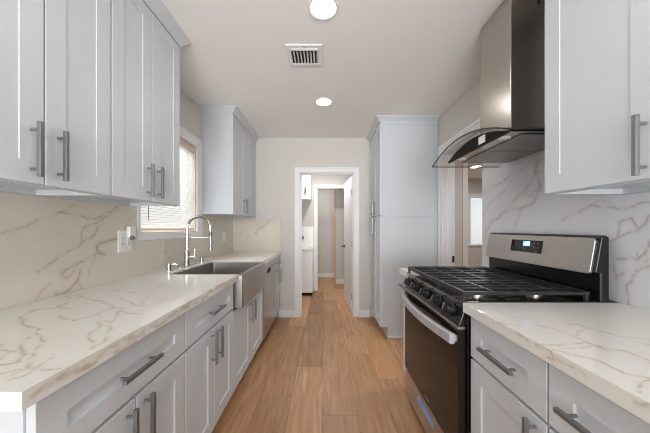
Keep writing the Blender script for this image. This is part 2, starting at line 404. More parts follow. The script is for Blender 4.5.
# jambs
m = MB(); m.box(DX0, DX0+0.012, YB, YB+0.115, 0, DZ); m.box(DX1-0.012, DX1, YB, YB+0.115, 0, DZ); m.box(DX0, DX1, YB, YB+0.115, DZ-0.012, DZ)
m.box(DX0+0.012, DX0+0.024, YB+0.03, YB+0.07, 0, DZ-0.012); m.box(DX0, DX1, YB+0.03, YB+0.07, DZ-0.024, DZ-0.012)
struct(m.build('trim_4', M_TRIM))
m = MB(); m.box(XR, XR+0.115, OY1-0.012, OY1, 0, OZ); m.box(XR, XR+0.115, OY0, OY0+0.012, 0, OZ); m.box(XR, XR+0.115, OY0, OY1, OZ-0.012, OZ)
m.box(XR+0.035, XR+0.07, OY1-0.026, OY1-0.012, 0, OZ-0.012)
j = struct(m.build('trim_5', M_TRIM, bevel=0.002))
s = MB().box(XR+0.084, XR+0.108, OY1-0.0145, OY1-0.0119, 0.865, 0.935); s.build('strike_plate', M_KNOB, j)
m = MB(); m.box(EX0, EX0+0.012, LY, LY+0.1, 0, EZ); m.box(EX1-0.012, EX1, LY, LY+0.1, 0, EZ); m.box(EX0, EX1, LY, LY+0.1, EZ-0.012, EZ)
struct(m.build('trim_6', M_TRIM))
struct(MB().box(2.12, 2.20, 3.982, 4.12, 0, CEIL-0.2).build('trim_7', M_TRIM, bevel=0.003))
t8 = struct(MB().box(0.218, 0.256, 5.742, 5.80, 0, 2.3).build('trim_8', mat('raw_pine', srgb(212, 168, 132), 0.6, noise=0.1, nscale=14, stretch=(6, 6, 0.7))), 'bare wood jamb strip in the hall beyond the second doorway', 'trim')
MB().box(0.222, 0.246, 5.736, 5.7418, 1.60, 1.70).build('hinge', M_NICK, t8)
# baseboards
def bboard(name, x0, x1, y0, y1):
    m = MB().box(x0, x1, y0, y1, 0, 0.085)
    if abs(x1-x0) > abs(y1-y0): m.box(x0, x1, y0+0.005, y1, 0.085, 0.1)
    else: m.box(x0+0.003, x1-0.003, y0, y1, 0.085, 0.1)
    return struct(m.build(name, M_TRIM, bevel=0.002))
bboard('baseboard_back', -0.63, DX0-0.071, YB-0.014, YB)
bboard('baseboard_back_right', DX1+0.071, 0.625, YB-0.014, YB)
bboard('baseboard_hall', XL+0.02, 0.255, 6.536, 6.55)
bboard('baseboard_hall_side', 0.262, XR-0.02, 5.746, 5.76)
bboard('baseboard_left', XL, XL+0.014, YR+0.02, 0.50)
bboard('baseboard_right', XR-0.014, XR, YR+0.02, 0.14)
bboard('baseboard_side_room', XR+0.12, 2.115, 3.986, 4.0)

# kitchen window -----------------------------------------------------------
m = MB()
m.ring([(WY0-0.03, 1.147), (2.69, 1.147), (2.69, 2.13), (WY0-0.03, 2.13)], [(WY0, WZ0), (WY1, WZ0), (WY1, WZ1), (WY0, WZ1)], 'x', XL, XL+0.018)
m.ring([(WY0, WZ0), (WY1, WZ0), (WY1, WZ1), (WY0, WZ1)], [(WY0+0.045, WZ0+0.045), (WY1-0.045, WZ0+0.045), (WY1-0.045, WZ1-0.045), (WY0+0.045, WZ1-0.045)], 'x', XL-0.125, XL-0.085)
win = struct(m.build('window_1', M_TRIM, bevel=0.002), 'kitchen window with white casing above the sink', 'window')
MB().ring([(WY0, WZ0), (WY1, WZ0), (WY1, WZ1), (WY0, WZ1)], [(WY0+0.01, WZ0+0.01), (WY1-0.01, WZ0+0.01), (WY1-0.01, WZ1-0.01), (WY0+0.01, WZ1-0.01)], 'x', XL-0.085, XL).build('window_jamb', M_TAN, win)
MB().box(XL-0.108, XL-0.103, WY0+0.045, WY1-0.045, WZ0+0.045, WZ1-0.045).build('window_pane', M_PANE, win)
# blind
def blind(label, along, c0, c1, plane, z0, z1, wand=True):
    """along='y': blind lies in a plane of constant X"""
    cen = (plane, (c0+c1)/2, z1) if along == 'y' else ((c0+c1)/2, plane, z1)
    b = thing('window_blind', label, 'blind', cen)
    def bx(m, d0, d1, a0, a1, za, zb):
        if along == 'y': m.box(plane+d0, plane+d1, a0, a1, za, zb)
        else: m.box(a0, a1, plane+d0, plane+d1, za, zb)
    m = MB(); bx(m, -0.018, 0.018, c0, c1, z1-0.045, z1); m.build('head_rail', M_TAN if wand else M_WHITE, b, bevel=0.002)
    m = MB(); bx(m, -0.012, 0.012, c0, c1, z0, z0+0.014); m.build('bottom_rail', M_TAN if wand else M_WHITE, b, bevel=0.002)
    m = MB(); z = z0+0.03; sgn = 1 if along == 'y' else -1
    while z < z1-0.05:
        h = 0.0096; d = 0.0058
        lo, hi = (plane+sgn*d, z-h), (plane-sgn*d, z+h)
        prof = [(lo[0], lo[1]), (plane+sgn*0.0015, z+0.001), (hi[0], hi[1])]
        if along == 'y': vs = [(p[0], c0, p[1]) for p in prof]+[(p[0], c1, p[1]) for p in prof]
        else: vs = [(c0, p[0], p[1]) for p in prof]+[(c1, p[0], p[1]) for p in prof]
        m.add(vs, [(0, 1, 4, 3), (1, 2, 5, 4)]); z += 0.0205
    m.build('slats', M_BLIND, b)
    if wand:
        m = MB(); m.tube([(plane+0.021, 1.885, z1-0.05), (plane+0.026, 1.887, 1.29)], 0.003, 8)
        m.build('tilt_wand', M_GREYP, b)
    return b
blind('white slatted blind lowered in the kitchen window behind the faucet', 'y', WY0+0.018, WY1-0.014, XL-0.022, 1.218, WZ1-0.012)
# next room's window
m = MB().ring([(SW0-0.06, SZ0-0.06), (SW1+0.06, SZ0-0.06), (SW1+0.06, SZ1+0.06), (SW0-0.06, SZ1+0.06)], [(SW0, SZ0), (SW1, SZ0), (SW1, SZ1), (SW0, SZ1)], 'y', 6.582, 6.6)
m.box(SW0-0.08, SW1+0.08, 6.56, 6.6, SZ0-0.03, SZ0-0.005)
w2 = struct(m.build('window_2', M_TRIM, bevel=0.002), 'narrow bright window in the next room past the range', 'window')
MB().box(SW0, SW1, 6.66, 6.665, SZ0, SZ1).build('window_pane', M_PANE, w2)
blind('white blind in the window of the next room', 'x', SW0+0.01, SW1-0.01, 6.63, SZ0+0.02, SZ1-0.01, wand=False)

# ------------------------------------------------------------------ cabinets
def handle(parent, c, axis, n, length=0.178, so=0.034, b=0.0125):
    """square bar pull: c = point on the door face, axis of the bar 'y','z' or 'x', n = outward normal"""
    c, n = Vector(c), Vector(n)
    a = {'x': Vector((1, 0, 0)), 'y': Vector((0, 1, 0)), 'z': Vector((0, 0, 1))}[axis]
    side = a.cross(n)
    m = MB()
    def obox(cc, la, ls, ln):
        vs = []
        for sa in (-1, 1):
            for ss in (-1, 1):
                for sn in (-1, 1): vs.append(cc+a*la*sa/2+side*ls*ss/2+n*ln*sn/2)
        m.add(vs, [(0, 1, 3, 2), (4, 6, 7, 5), (0, 4, 5, 1), (2, 3, 7, 6), (0, 2, 6, 4), (1, 5, 7, 3)])
    obox(c+n*(so-b/2+0.003), length, b, b)
    for s in (-1, 1): 
        m.cyl(c+a*s*(length/2-0.025)+n*0.0005, c+a*s*(length/2-0.025)+n*(so-b+0.004), 0.0048, seg=10)
    return m.build('handle', M_NICK, parent, bevel=0.0012)
GAP = 0.0028
def fronts(root, s, xf, items, t=0.02):
    """items: (kind, y0, y1, z0, z1, handle_y or None, handle_z, axis, has_handle)"""
    n = (-s, 0, 0)
    for (kind, y0, y1, z0, z1, hy, hz, ax, st, rl) in items:
        m = MB().shaker((s*(xf+t), y0+GAP, z0+GAP), (0, 1, 0), (0, 0, 1), n, y1-y0-2*GAP, z1-z0-2*GAP, t, st, rl, 0.0035 if z0 > 1 else 0.009)
        d = m.build(kind, M_CAB, root)
        if hy is not None: handle(d, (s*xf, hy, hz), ax, n)
def crown(root, pts, z0, z1, outs):
    """mitred crown moulding along a path of (x,y) points; outs = outward 2-D normals per segment"""
    prof = [(0.0, z0), (0.006, z0), (0.010, z0+0.012), (0.030, z0+0.036), (0.046, z1-0.012), (0.050, z1-0.001), (0.0, z1-0.001)]
    m = MB(); rows = []
    for i, p in enumerate(pts):
        if i == 0: d = Vector(outs[0])
        elif i == len(pts)-1: d = Vector(outs[-1])
        else: d = Vector(outs[i-1])+Vector(outs[i])
        rows.append([(p[0]+d[0]*a, p[1]+d[1]*a, z) for (a, z) in prof])
    k = len(prof); vs = [q for r in rows for q in r]; fs = []
    for i in range(len(pts)-1):
        for q in range(k): fs.append((i*k+q, i*k+(q+1) % k, (i+1)*k+(q+1) % k, (i+1)*k+q))
    fs += [tuple(range(k)), tuple(range((len(pts)-1)*k, len(pts)*k))]
    m.add(vs, fs); return m.build('crown_moulding', M_CAB, root)
def wall_cabinet(label, s, y0, y1, xf=0.948, cr=None, seam=None, end_panel=None, hz=1.49, doors=2, group=None, hside=None):
    xw = 1.28
    root = thing('wall_cabinet', label, 'cabinet', (s*1.1, (y0+y1)/2, UB), group)
    m = MB(); xb = xf+0.0205
    # carcass: closed box with a recessed underside
    m.box(s*xw, s*xb, y0, y0+0.018, UB, UT); m.box(s*xw, s*xb, y1-0.018, y1, UB, UT)
    m.box(s*xw, s*xb, y0+0.018, y1-0.018, UB+0.022, UT)
    m.box(s*xb, s*(xb+0.02), y0+0.018, y1-0.018, UB, UB+0.022); m.box(s*xw, s*(xw-0.018), y0+0.018, y1-0.018, UB, UB+0.022)
    m.build('carcass', M_CAB, root)
    if doors == 2:
        ym = (y0+y1)/2 if seam is None else seam
        y1d = y1 if end_panel is None else end_panel
        its = [('door', y0, ym, UB, UT, ym-0.042, hz, 'z', 0.07, 0.07), ('door', ym, y1d, UB, UT, ym+0.042, hz, 'z', 0.07, 0.07)]
        if end_panel is not None: MB().box(s*xb, s*(xf+0.004), y1d, y1, UB, UT).build('filler_strip', M_CAB, root)
    else:
        its = [('door', y0, y1, UB, UT, hside, hz, 'z', 0.07, 0.07)]
    fronts(root, s, xf, its)
    if cr: crown(root, *cr)
    return root
G_UP = 'wall cabinets above the worktops'
wall_cabinet('grey two door wall cabinet nearest the camera on the left wall', -1, 0.607, 1.156, group=G_UP,
             cr=([(-0.948, 0.607), (-0.948, 1.156)], UT, CEIL, [(1, 0)]))
wall_cabinet('grey two door wall cabinet left of the window, at its near side', -1, 1.158, 1.706, group=G_UP,
             cr=([(-0.948, 1.158), (-0.948, 1.706), (-1.28, 1.706)], UT, CEIL, [(1, 0), (0, 1)]))
wall_cabinet('grey two door wall cabinet in the far left corner past the window', -1, 2.695, 3.60, seam=3.075, end_panel=3.47, group=G_UP,
             cr=([(-1.28, 2.695), (-0.948, 2.695), (-0.948, 3.60)], UT, CEIL, [(0, -1), (1, 0)]))
wall_cabinet('grey single door wall cabinet beside the range hood', 1, 0.728, 1.1165, xf=0.942, doors=1, hside=0.762, group=G_UP, hz=1.478,
             cr=([(0.942, 0.728), (0.942, 1.1165), (1.28, 1.1165)], UT, CEIL, [(-1, 0), (0, 1)]))

# base cabinets
DOORTOP, DRWBOT, DRWTOP = 0.684, 0.690, 0.863
def base_body(root, s, xf, xw, y0, y1, top=0.874, near_panel=False):
    xb = xf+0.0205
    m = MB()
    m.prism([(s*xw, 0.0), (s*(xb+0.06), 0.0), (s*(xb+0.06), 0.112), (s*xb, 0.112), (s*xb, top), (s*xw, top)], 'y', y0, y1)
    return m.build('carcass', M_CAB, root)
G_BASE = 'base cabinets under the worktops'
XLF, XRF = 0.617, 0.62
def base(label, s, xf, y0, y1, its, xw=1.262):
    root = thing('base_cabinet', label, 'cabinet', (s*(xf+0.3), (y0+y1)/2, 0), G_BASE)
    base_body(root, s, xf, xw, y0, y1); fronts(root, s, xf, its); return root
def std(y0, y1, xs=0.0):
    ym = (y0+y1)/2
    return [('drawer', y0, y1, DRWBOT, DRWTOP, ym, 0.779, 'y', 0.07, 0.062),
            ('door', y0, ym, 0.115, DOORTOP, ym-0.04, 0.582, 'z', 0.07, 0.07), ('door', ym, y1, 0.115, DOORTOP, ym+0.04, 0.582, 'z', 0.07, 0.07)]
base('grey base cabinet at the near end of the left worktop', -1, XLF, 0.550, 1.1485, std(0.552, 1.1485))
base('grey base cabinet between the near end cabinet and the apron sink', -1, XLF, 1.1495, 1.7615, std(1.1495, 1.7615))
base('grey single drawer base cabinet next to the back wall past the dishwasher', -1, XLF, 3.205, 3.59,
     [('drawer', 3.205, 3.585, DRWBOT, DRWTOP, 3.395, 0.779, 'y', 0.06, 0.062), ('door', 3.205, 3.585, 0.115, DOORTOP, 3.53, 0.59, 'z', 0.07, 0.07)])
base('grey drawer and door base cabinet beside the range, right of it', 1, XRF, 0.723, 1.1055,
     [('drawer', 0.723, 1.1055, DRWBOT, DRWTOP, 0.910, 0.773, 'y', 0.07, 0.062), ('door', 0.723, 1.1055, 0.115, DOORTOP, 0.763, 0.588, 'z', 0.07, 0.07)])
base('grey drawer and door base cabinet nearest the camera on the right', 1, XRF, 0.20, 0.722,
     [('drawer', 0.20, 0.722, DRWBOT, DRWTOP, 0.575, 0.773, 'y', 0.07, 0.062), ('door', 0.20, 0.722, 0.115, DOORTOP, 0.24, 0.588, 'z', 0.07, 0.07)])
base('slim grey base cabinet on the far side of the range', 1, XRF, 1.905, 2.055,
     [('drawer', 1.907, 2.053, DRWBOT, DRWTOP, 1.98, 0.79, 'y', 0.035, 0.05), ('door', 1.907, 2.053, 0.115, DOORTOP, None, 0, 'z', 0.04, 0.07)])
# sink base
root = thing('base_cabinet', 'grey two door base cabinet under the apron sink', 'cabinet', (-0.9, 2.18, 0), G_BASE)
base_body(root, -1, XLF, 1.262, 1.7625, 2.602, top=0.672)
MB().box(-1.262, -0.6375, 1.7625, 1.792, 0.672, 0.874).build('side_panel', M_CAB, root)
MB().box(-1.262, -0.6375, 2.508, 2.602, 0.672, 0.874).build('side_panel', M_CAB, root)
fronts(root, -1, XLF, [('door', 1.765, 2.181, 0.115, 0.668, 2.141, 0.545, 'z', 0.07, 0.07), ('door', 2.181, 2.60, 0.115, 0.668, 2.221, 0.545, 'z', 0.07, 0.07)])

# pantry
root = thing('pantry_cabinet', 'tall grey pantry cabinet between the back wall and the side opening', 'cabinet', (0.95, 3.27, 0))
PX, PY0, PY1 = 0.625, 2.93, 3.60
m = MB().prism([(1.283, 0), (PX+0.085, 0), (PX+0.085, 0.118), (PX+0.0205, 0.118), (PX+0.0205, UT), (1.283, UT)], 'y', PY0, PY1)
m.build('carcass', M_CAB, root)
m = MB()
xa, xb, za, zb = PX+0.022, 1.28, 0.118, UT
for (a0, a1, b0, b1) in [(xa, xa+0.022, za, zb), (xb-0.04, xb, za, zb), (xa+0.022, xb-0.04, zb-0.03, zb), (xa+0.022, xb-0.04, 1.362, 1.392)]:
    m.box(a0, a1, PY0-0.012, PY0-0.0002, b0, b1)
m.build('side_frame', M_CAB, root, bevel=0.002)
m = MB().box(PX+0.085, 1.28, PY0-0.016, PY0-0.0002, 0, 0.022); m.build('base_moulding', M_TRIM, root, bevel=0.004)
ym = 3.265
fronts(root, 1, PX, [('door', PY0, ym, 1.380, UT, ym-0.035, 1.48, 'z', 0.065, 0.07), ('door', ym, PY1, 1.380, UT, ym+0.035, 1.48, 'z', 0.065, 0.07),
                     ('door', PY0, ym, 0.118, 1.375, ym-0.035, 1.26, 'z', 0.065, 0.07), ('door', ym, PY1, 0.118, 1.375, ym+0.035, 1.26, 'z', 0.065, 0.07)])
crown(root, [(1.283, PY0), (PX, PY0), (PX, PY1)], UT, CEIL, [(0, -1), (-1, 0)])

# ------------------------------------------------------------------ quartz
def frac(pts, amp=0.10, levels=3, rng=random.Random(3)):
    """break a polyline up with random midpoint offsets"""
    pts = [Vector(p) for p in pts]
    for l in range(levels):
        out = [pts[0]]
        for a, b in zip(pts[:-1], pts[1:]):
            d = (b-a).length
            off = Vector((rng.uniform(-1, 1), rng.uniform(-1, 1), rng.uniform(-1, 1)))*d*amp
            out += [(a+b)/2+off, b]
        pts = out
    return pts
def veins_at(V, lines):
    """V: N x 3 array of points; lines: (points, width, strength) -> per-point vein strength"""
    out = np.zeros(len(V))
    for (pts, wd, st) in lines:
        pts = frac(pts); n = len(pts); wd = wd*0.58; st = min(1.0, st*1.75)
        for i, (a, b) in enumerate(zip(pts[:-1], pts[1:])):
            a, b = np.array(a), np.array(b)
            ww = wd*(0.75+0.5*math.sin(i*1.7+wd*900)**2)
            R = 4.0*ww
            lo, hi = np.minimum(a, b)-R, np.maximum(a, b)+R
            idx = np.nonzero(((V >= lo) & (V <= hi)).all(1))[0]
            if len(idx) == 0: continue
            P = V[idx]; ab = b-a; L2 = max(ab.dot(ab), 1e-12)
            t = np.clip((P-a).dot(ab)/L2, 0, 1); d = np.linalg.norm(P-(a+t[:, None]*ab), axis=1)
            core = st*np.exp(-(d/ww)**2); halo = 0.28*st*np.exp(-(d/(ww*2.6))**2)
            out[idx] = np.maximum(out[idx], np.maximum(core, halo))
    return out
def grid_slab(name, boxes, step, lines, m, loc, parent=None):
    """slab made of boxes meeting face to face, each face a fine grid so that the vein attribute can follow the stone"""
    vs, fs = [], []
    for (x0, x1, y0, y1, z0, z1) in boxes:
        lo, hi = (x0, y0, z0), (x1, y1, z1)
        for ax in range(3):
            u, v = [k for k in range(3) if k != ax]
            nu = max(1, round((hi[u]-lo[u])/step)); nv = max(1, round((hi[v]-lo[v])/step))
            for e in (lo[ax], hi[ax]):
                k = len(vs)
                for i in range(nu+1):
                    for j in range(nv+1):
                        p = [0, 0, 0]; p[ax] = e; p[u] = lo[u]+(hi[u]-lo[u])*i/nu; p[v] = lo[v]+(hi[v]-lo[v])*j/nv
                        vs.append(tuple(p))
                for i in range(nu):
                    for j in range(nv):
                        q = k+i*(nv+1)+j; fs.append((q, q+nv+1, q+nv+2, q+1))
    V = np.array(vs); val = veins_at(V, lines)
    me = bpy.data.meshes.new(name); me.from_pydata([tuple(p) for p in (V-np.array(loc))], [], fs)
    a = me.attributes.new('vein', 'FLOAT', 'POINT'); a.data.foreach_set('value', val.astype(np.float32))
    bm = bmesh.new(); bm.from_mesh(me); bmesh.ops.remove_doubles(bm, verts=bm.verts, dist=0.0002)
    bmesh.ops.recalc_face_normals(bm, faces=bm.faces); bm.to_mesh(me); bm.free()
    me.materials.append(m)
    o = bpy.data.objects.new(name, me); COL.objects.link(o); o.location = loc
    return o
def trace(surface, ox, oy, sc, pts): return [surface(ox+px/sc, oy+py/sc) for (px, py) in pts]

# left backsplash (photo crop origin 0,180 at 2.889)
SL = -1.265
f = onX(SL); tl = lambda pts: trace(f, 0, 180, 2.889, pts)
lv = [(tl([(0, 155), (50, 140), (100, 120), (170, 93), (215, 72)]), 0.006, 0.4),
      (tl([(170, 93), (190, 97), (240, 105), (290, 107), (320, 92), (345, 75)]), 0.006, 0.6),
      (tl([(345, 72), (300, 108), (275, 155), (262, 168), (235, 180), (200, 205), (150, 238), (110, 265)]), 0.006, 0.65),
      (tl([(235, 180), (236, 152), (245, 135), (275, 126), (298, 112)]), 0.005, 0.5),
      (tl([(345, 163), (330, 172), (295, 180), (278, 195), (283, 207), (303, 215)]), 0.010, 0.6),
      (tl([(395, 95), (370, 120), (352, 150), (340, 168)]), 0.006, 0.35),
      (tl([(300, 216), (280, 212), (230, 238), (200, 255), (180, 270)]), 0.008, 0.5),
      (tl([(283, 210), (265, 245), (255, 280)]), 0.005, 0.35),
      (tl([(232, 262), (224, 290), (205, 312), (185, 328), (160, 330)]), 0.010, 0.5),
      (tl([(215, 262), (195, 285), (175, 268), (190, 258)]), 0.012, 0.35),
      (tl([(224, 288), (240, 320), (205, 345), (170, 350), (120, 352)]), 0.010, 0.35),
      (tl([(150, 300), (120, 320), (105, 345), (130, 355)]), 0.008, 0.3),
      (tl([(330, 285), (326, 300), (340, 295)]), 0.005, 0.35),
      (tl([(500, 170), (505, 195), (495, 225)]), 0.005, 0.4), (tl([(440, 228), (470, 210), (490, 190)]), 0.006, 0.3),
      (trace(f, 190, 180, 6.19, [(215, 260), (235, 330), (225, 420)]), 0.008, 0.35),
      (trace(f, 130, 110, 2.55, [(250, 300), (240, 340), (255, 370)]), 0.010, 0.35)]
bs = grid_slab('backsplash', [(XL+0.0005, SL, 0.52, 1.754, CT1+0.0005, UB-0.001), (XL+0.0005, SL, 1.754, 2.691, CT1+0.0005, 1.146), (XL+0.0005, SL, 2.691, 3.604, CT1+0.0005, UB-0.001)], 0.0045, lv, M_QSPL, (SL, 2, CT1))
tag(bs, 'cream quartz backsplash with brown veins along the left wall', 'backsplash')
fb = onY(YB-0.015)
bv = [(trace(fb, 190, 180, 6.19, [(495, 250), (460, 285), (425, 300), (405, 330)]), 0.012, 0.5), (trace(fb, 190, 180, 6.19, [(360, 330), (355, 375)]), 0.008, 0.4),
      (trace(fb, 190, 180, 6.19, [(300, 350), (340, 320), (420, 260)]), 0.012, 0.25), (trace(fb, 190, 180, 6.19, [(440, 262), (415, 275), (460, 310)]), 0.01, 0.25)]
bs = grid_slab('backsplash', [(SL+0.0005, -0.605, YB-0.015, YB-0.0005, CT1+0.0005, 1.362)], 0.005, bv, M_QSPL, (-0.93, YB, CT1))
tag(bs, 'small cream quartz backsplash on the back wall beside the doorway', 'backsplash')

# left worktop: traced at (0,260) x2.5
XC = -0.592
ft = onZ(CT1); tt = lambda pts: trace(ft, 0, 260, 2.5, pts)
fe = onX(XC); te = lambda pts: trace(fe, 0, 340, 4.66, pts)
cv = [(tt([(205, 92), (160, 112), (130, 122), (85, 125), (50, 145), (58, 160), (75, 168), (72, 195), (65, 235), (45, 255), (0, 262)]), 0.006, 0.75),
      (tt([(75, 166), (98, 172), (104, 200), (86, 238), (70, 268), (110, 275), (150, 272)]), 0.005, 0.75),
      (tt([(150, 140), (185, 152), (235, 140), (262, 125), (300, 120), (312, 132), (350, 135)]), 0.005, 0.6),
      (tt([(195, 85), (230, 100), (270, 110), (297, 128), (290, 140)]), 0.007, 0.6),
      (tt([(250, 140), (252, 165), (228, 180), (224, 200), (232, 222)]), 0.005, 0.55),
      (tt([(262, 150), (275, 175), (262, 205), (235, 215)]), 0.005, 0.5),
      (tt([(300, 95), (330, 108), (352, 114)]), 0.005, 0.5), (tt([(290, 76), (330, 82), (375, 74)]), 0.008, 0.4),
      (tt([(0, 225), (30, 228), (60, 238)]), 0.004, 0.6), (tt([(0, 285), (40, 275), (70, 268)]), 0.0035, 0.6), (tt([(5, 210), (20, 232), (0, 250)]), 0.0035, 0.5),
      (tt([(130, 245), (100, 262), (60, 290), (20, 300)]), 0.0035, 0.6), (tt([(85, 270), (60, 275), (30, 288)]), 0.0035, 0.5),
      (tt([(150, 60), (130, 85), (110, 95)]), 0.012, 0.3), (tt([(165, 90), (150, 118), (175, 122)]), 0.01, 0.35),
      (tt([(400, 60), (370, 90), (352, 115)]), 0.008, 0.3), (tt([(310, 132), (280, 155), (262, 150)]), 0.005, 0.45)]
rr = random.Random(11)
for k in range(44):                                   # brown flecks in the edge of the slab
    y = 0.53+k*0.03+rr.uniform(-.015, .015); z = rr.uniform(CT0+0.005, CT1-0.008)
    cv.append(([(XC, y, z), (XC, y+rr.uniform(.03, .10), z+rr.uniform(-.012, .014))], rr.uniform(0.006, 0.013), rr.uniform(0.25, 0.6)))
ctop = grid_slab('countertop', [(-1.2795, XC, 0.509, 1.798, CT0, CT1), (-1.2795, -1.083, 1.798, 2.502, CT0, CT1), (-1.2795, XC, 2.502, 3.604, CT0, CT1)], 0.0034, cv, M_QTOP, (-0.95, 2, CT0))
tag(ctop, 'long white quartz worktop with brown veins along the left wall', 'countertop')

# right backsplash traced at (480,130) x2.406, worktop at (460,290) x3.42
SR = 1.268
f = onX(SR); tr = lambda pts: trace(f, 480, 130, 2.406, pts)
rv = [(tr([(155, 247), (200, 216), (240, 197), (270, 180), (330, 190), (409, 174)]), 0.006, 0.62), (tr([(270, 180), (285, 168), (350, 172)]), 0.004, 0.3),
      (tr([(20, 235), (45, 212), (60, 195), (85, 165), (105, 150), (140, 100)]), 0.009, 0.5), (tr([(85, 228), (100, 188), (130, 172), (146, 135), (132, 100), (140, 75)]), 0.010, 0.5),
      (tr([(10, 150), (40, 132), (62, 118), (110, 88)]), 0.010, 0.45), (tr([(5, 205), (30, 170), (52, 152), (85, 105)]), 0.008, 0.4), (tr([(14, 240), (10, 280)]), 0.01, 0.35),
      (tr([(60, 195), (90, 190), (100, 188)]), 0.008, 0.4), (tr([(105, 150), (122, 160), (146, 135)]), 0.008, 0.35),
      (tr([(330, 255), (335, 222), (365, 212), (380, 240), (345, 252), (310, 268)]), 0.006, 0.6), (tr([(380, 240), (400, 222), (409, 205)]), 0.006, 0.6),
      (tr([(300, 335), (330, 310), (378, 312), (395, 300), (409, 270)]), 0.006, 0.6), (tr([(325, 352), (345, 345), (405, 310)]), 0.005, 0.5), (tr([(409, 325), (370, 350), (352, 375), (358, 420)]), 0.006, 0.55),
      (tr([(305, 270), (322, 330), (328, 400)]), 0.006, 0.5), (tr([(380, 310), (378, 295), (409, 265)]), 0.005, 0.4)]
bs = grid_slab('backsplash', [(SR, XR-0.0005, 0.16, 1.118, CT1+0.0005, UB-0.001), (SR, XR-0.0005, 1.118, OY0, CT1+0.0005, 1.70)], 0.0045, rv, M_QSPR, (SR, 1.2, CT1))
tag(bs, 'pale quartz backsplash with brown veins behind the range', 'backsplash')
XCR = 0.595
tt = lambda pts: trace(ft, 460, 290, 3.42, pts); fe = onX(XCR); te = lambda pts: trace(fe, 460, 290, 3.42, pts)
rc = [(tt([(265, 120), (330, 135), (400, 163), (440, 180), (500, 205), (650, 250)]), 0.005, 0.55), (tt([(272, 186), (340, 190), (430, 180), (480, 193), (560, 208), (650, 243)]), 0.0045, 0.65),
      (tt([(320, 204), (400, 225), (450, 235), (500, 255), (560, 285), (650, 302)]), 0.0045, 0.7), (tt([(370, 120), (400, 118), (440, 130), (520, 150), (650, 188)]), 0.0045, 0.5),
      (tt([(440, 130), (405, 140), (395, 155)]), 0.0035, 0.5), (tt([(615, 350), (612, 330), (632, 312), (650, 300)]), 0.0035, 0.8), (tt([(480, 145), (560, 160), (650, 172)]), 0.004, 0.3), (tt([(350, 200), (420, 195), (470, 192)]), 0.004, 0.4),
      (te([(130, 112), (180, 125), (198, 150), (232, 175)]), 0.005, 0.5), (te([(258, 187), (310, 210), (325, 240), (300, 232)]), 0.004, 0.5), (te([(330, 235), (380, 262), (430, 292)]), 0.004, 0.45), (te([(600, 385), (630, 395), (650, 388)]), 0.004, 0.5),
      (tt([(60, 62), (130, 70), (190, 95)]), 0.006, 0.2), (tt([(130, 110), (170, 118), (205, 125)]), 0.005, 0.4)]
ctop = grid_slab('countertop', [(XCR, 1.2845, 0.15, 1.1175, CT0, CT1)], 0.0034, rc, M_QTOP, (0.95, 0.6, CT0))
tag(ctop, 'white quartz worktop right of the range with brown veins', 'countertop')
ctop = grid_slab('countertop', [(XCR, 1.2845, 1.892, 2.086, CT0, CT1)], 0.008, [], M_QTOP, (0.95, 2, CT0))
tag(ctop, 'narrow white quartz worktop strip on the far side of the range', 'countertop')

# ------------------------------------------------------------------ apron sink
root = thing('apron_sink', 'stainless steel apron front sink in the left worktop', 'sink', (-0.82, 2.15, 0.68))
sx0, sx1, sy0, sy1, sz0, sz1 = -1.082, -0.566, 1.7995, 2.5005, 0.680, 0.908
ix0, ix1, iy0, iy1, iz = -1.068, -0.605, 1.822, 2.478, 0.70
def rrect(x0, x1, y0, y1, r, n=5):
    pts = []
    for (cx, cy, a0) in [(x1-r, y1-r, 0), (x0+r, y1-r, PI/2), (x0+r, y0+r, PI), (x1-r, y0+r, 1.5*PI)]:
        for k in range(n+1): a = a0+PI/2*k/n; pts.append((cx+r*math.cos(a), cy+r*math.sin(a)))
    return pts
O = rrect(sx0, sx1, sy0, sy1, 0.012); I = rrect(ix0, ix1, iy0, iy1, 0.025); n = len(O)
vs = [(p[0], p[1], sz0) for p in O]+[(p[0], p[1], sz1-0.003) for p in O]+[(p[0]*0.997-0.0025, 2.15+(p[1]-2.15)*0.993, sz1) for p in O]+[(p[0], p[1], sz1) for p in I]+[(p[0], p[1], iz+0.02) for p in I]
c = (( ix0+ix1)/2, (iy0+iy1)/2)
vs += [(c[0]+(p[0]-c[0])*0.93, c[1]+(p[1]-c[1])*0.95, iz) for p in I]
fs = [tuple(range(n))[::-1]]
for k in range(5):
    for i in range(n): fs.append((k*n+i, k*n+(i+1) % n, (k+1)*n+(i+1) % n, (k+1)*n+i))
fs.append(tuple(range(5*n, 6*n)))
MB().add(vs, fs).build('basin', M_SINK, root, smooth=True)
MB().lathe((c[0], c[1], iz+0.0005), [(0.0, 0.0), (0.045, 0.0), (0.045, 0.003), (0.035, 0.004), (0.03, 0.001), (0.0, 0.001)]).build('drain', M_CHROME, root)

# faucet
FX, FY, Z0 = -1.165, 2.205, CT1
root = thing('faucet', 'tall chrome spring neck faucet standing behind the apron sink', 'faucet', (FX, FY, Z0))
MB().prism(rrect(FX-0.028, FX+0.028, FY-0.125, FY+0.125, 0.027), 'z', Z0, Z0+0.007).build('deck_plate', M_CHROME, root, bevel=0.002)
m = MB().lathe((FX, FY, Z0+0.007), [(0.026, 0), (0.026, 0.01), (0.0225, 0.014), (0.0225, 0.112), (0.017, 0.118), (0.012, 0.122), (0.012, 0.29), (0.0, 0.29)])
m.build('column', M_CHROME, root, smooth=True)
arc = [(FX, FY, Z0+0.26), (FX, FY, Z0+0.30)]
R = 0.098; ztop = Z0+0.318
for k in range(0, 15): a = PI-PI*k/14*0.93; arc.append((FX+R+R*math.cos(a), FY, ztop+R*math.sin(a)))
arc += [(FX+2*R+0.002, FY, ztop-0.03)]
MB().tube(arc, 0.0075, 12).build('hose', M_CHROME, root, smooth=True)
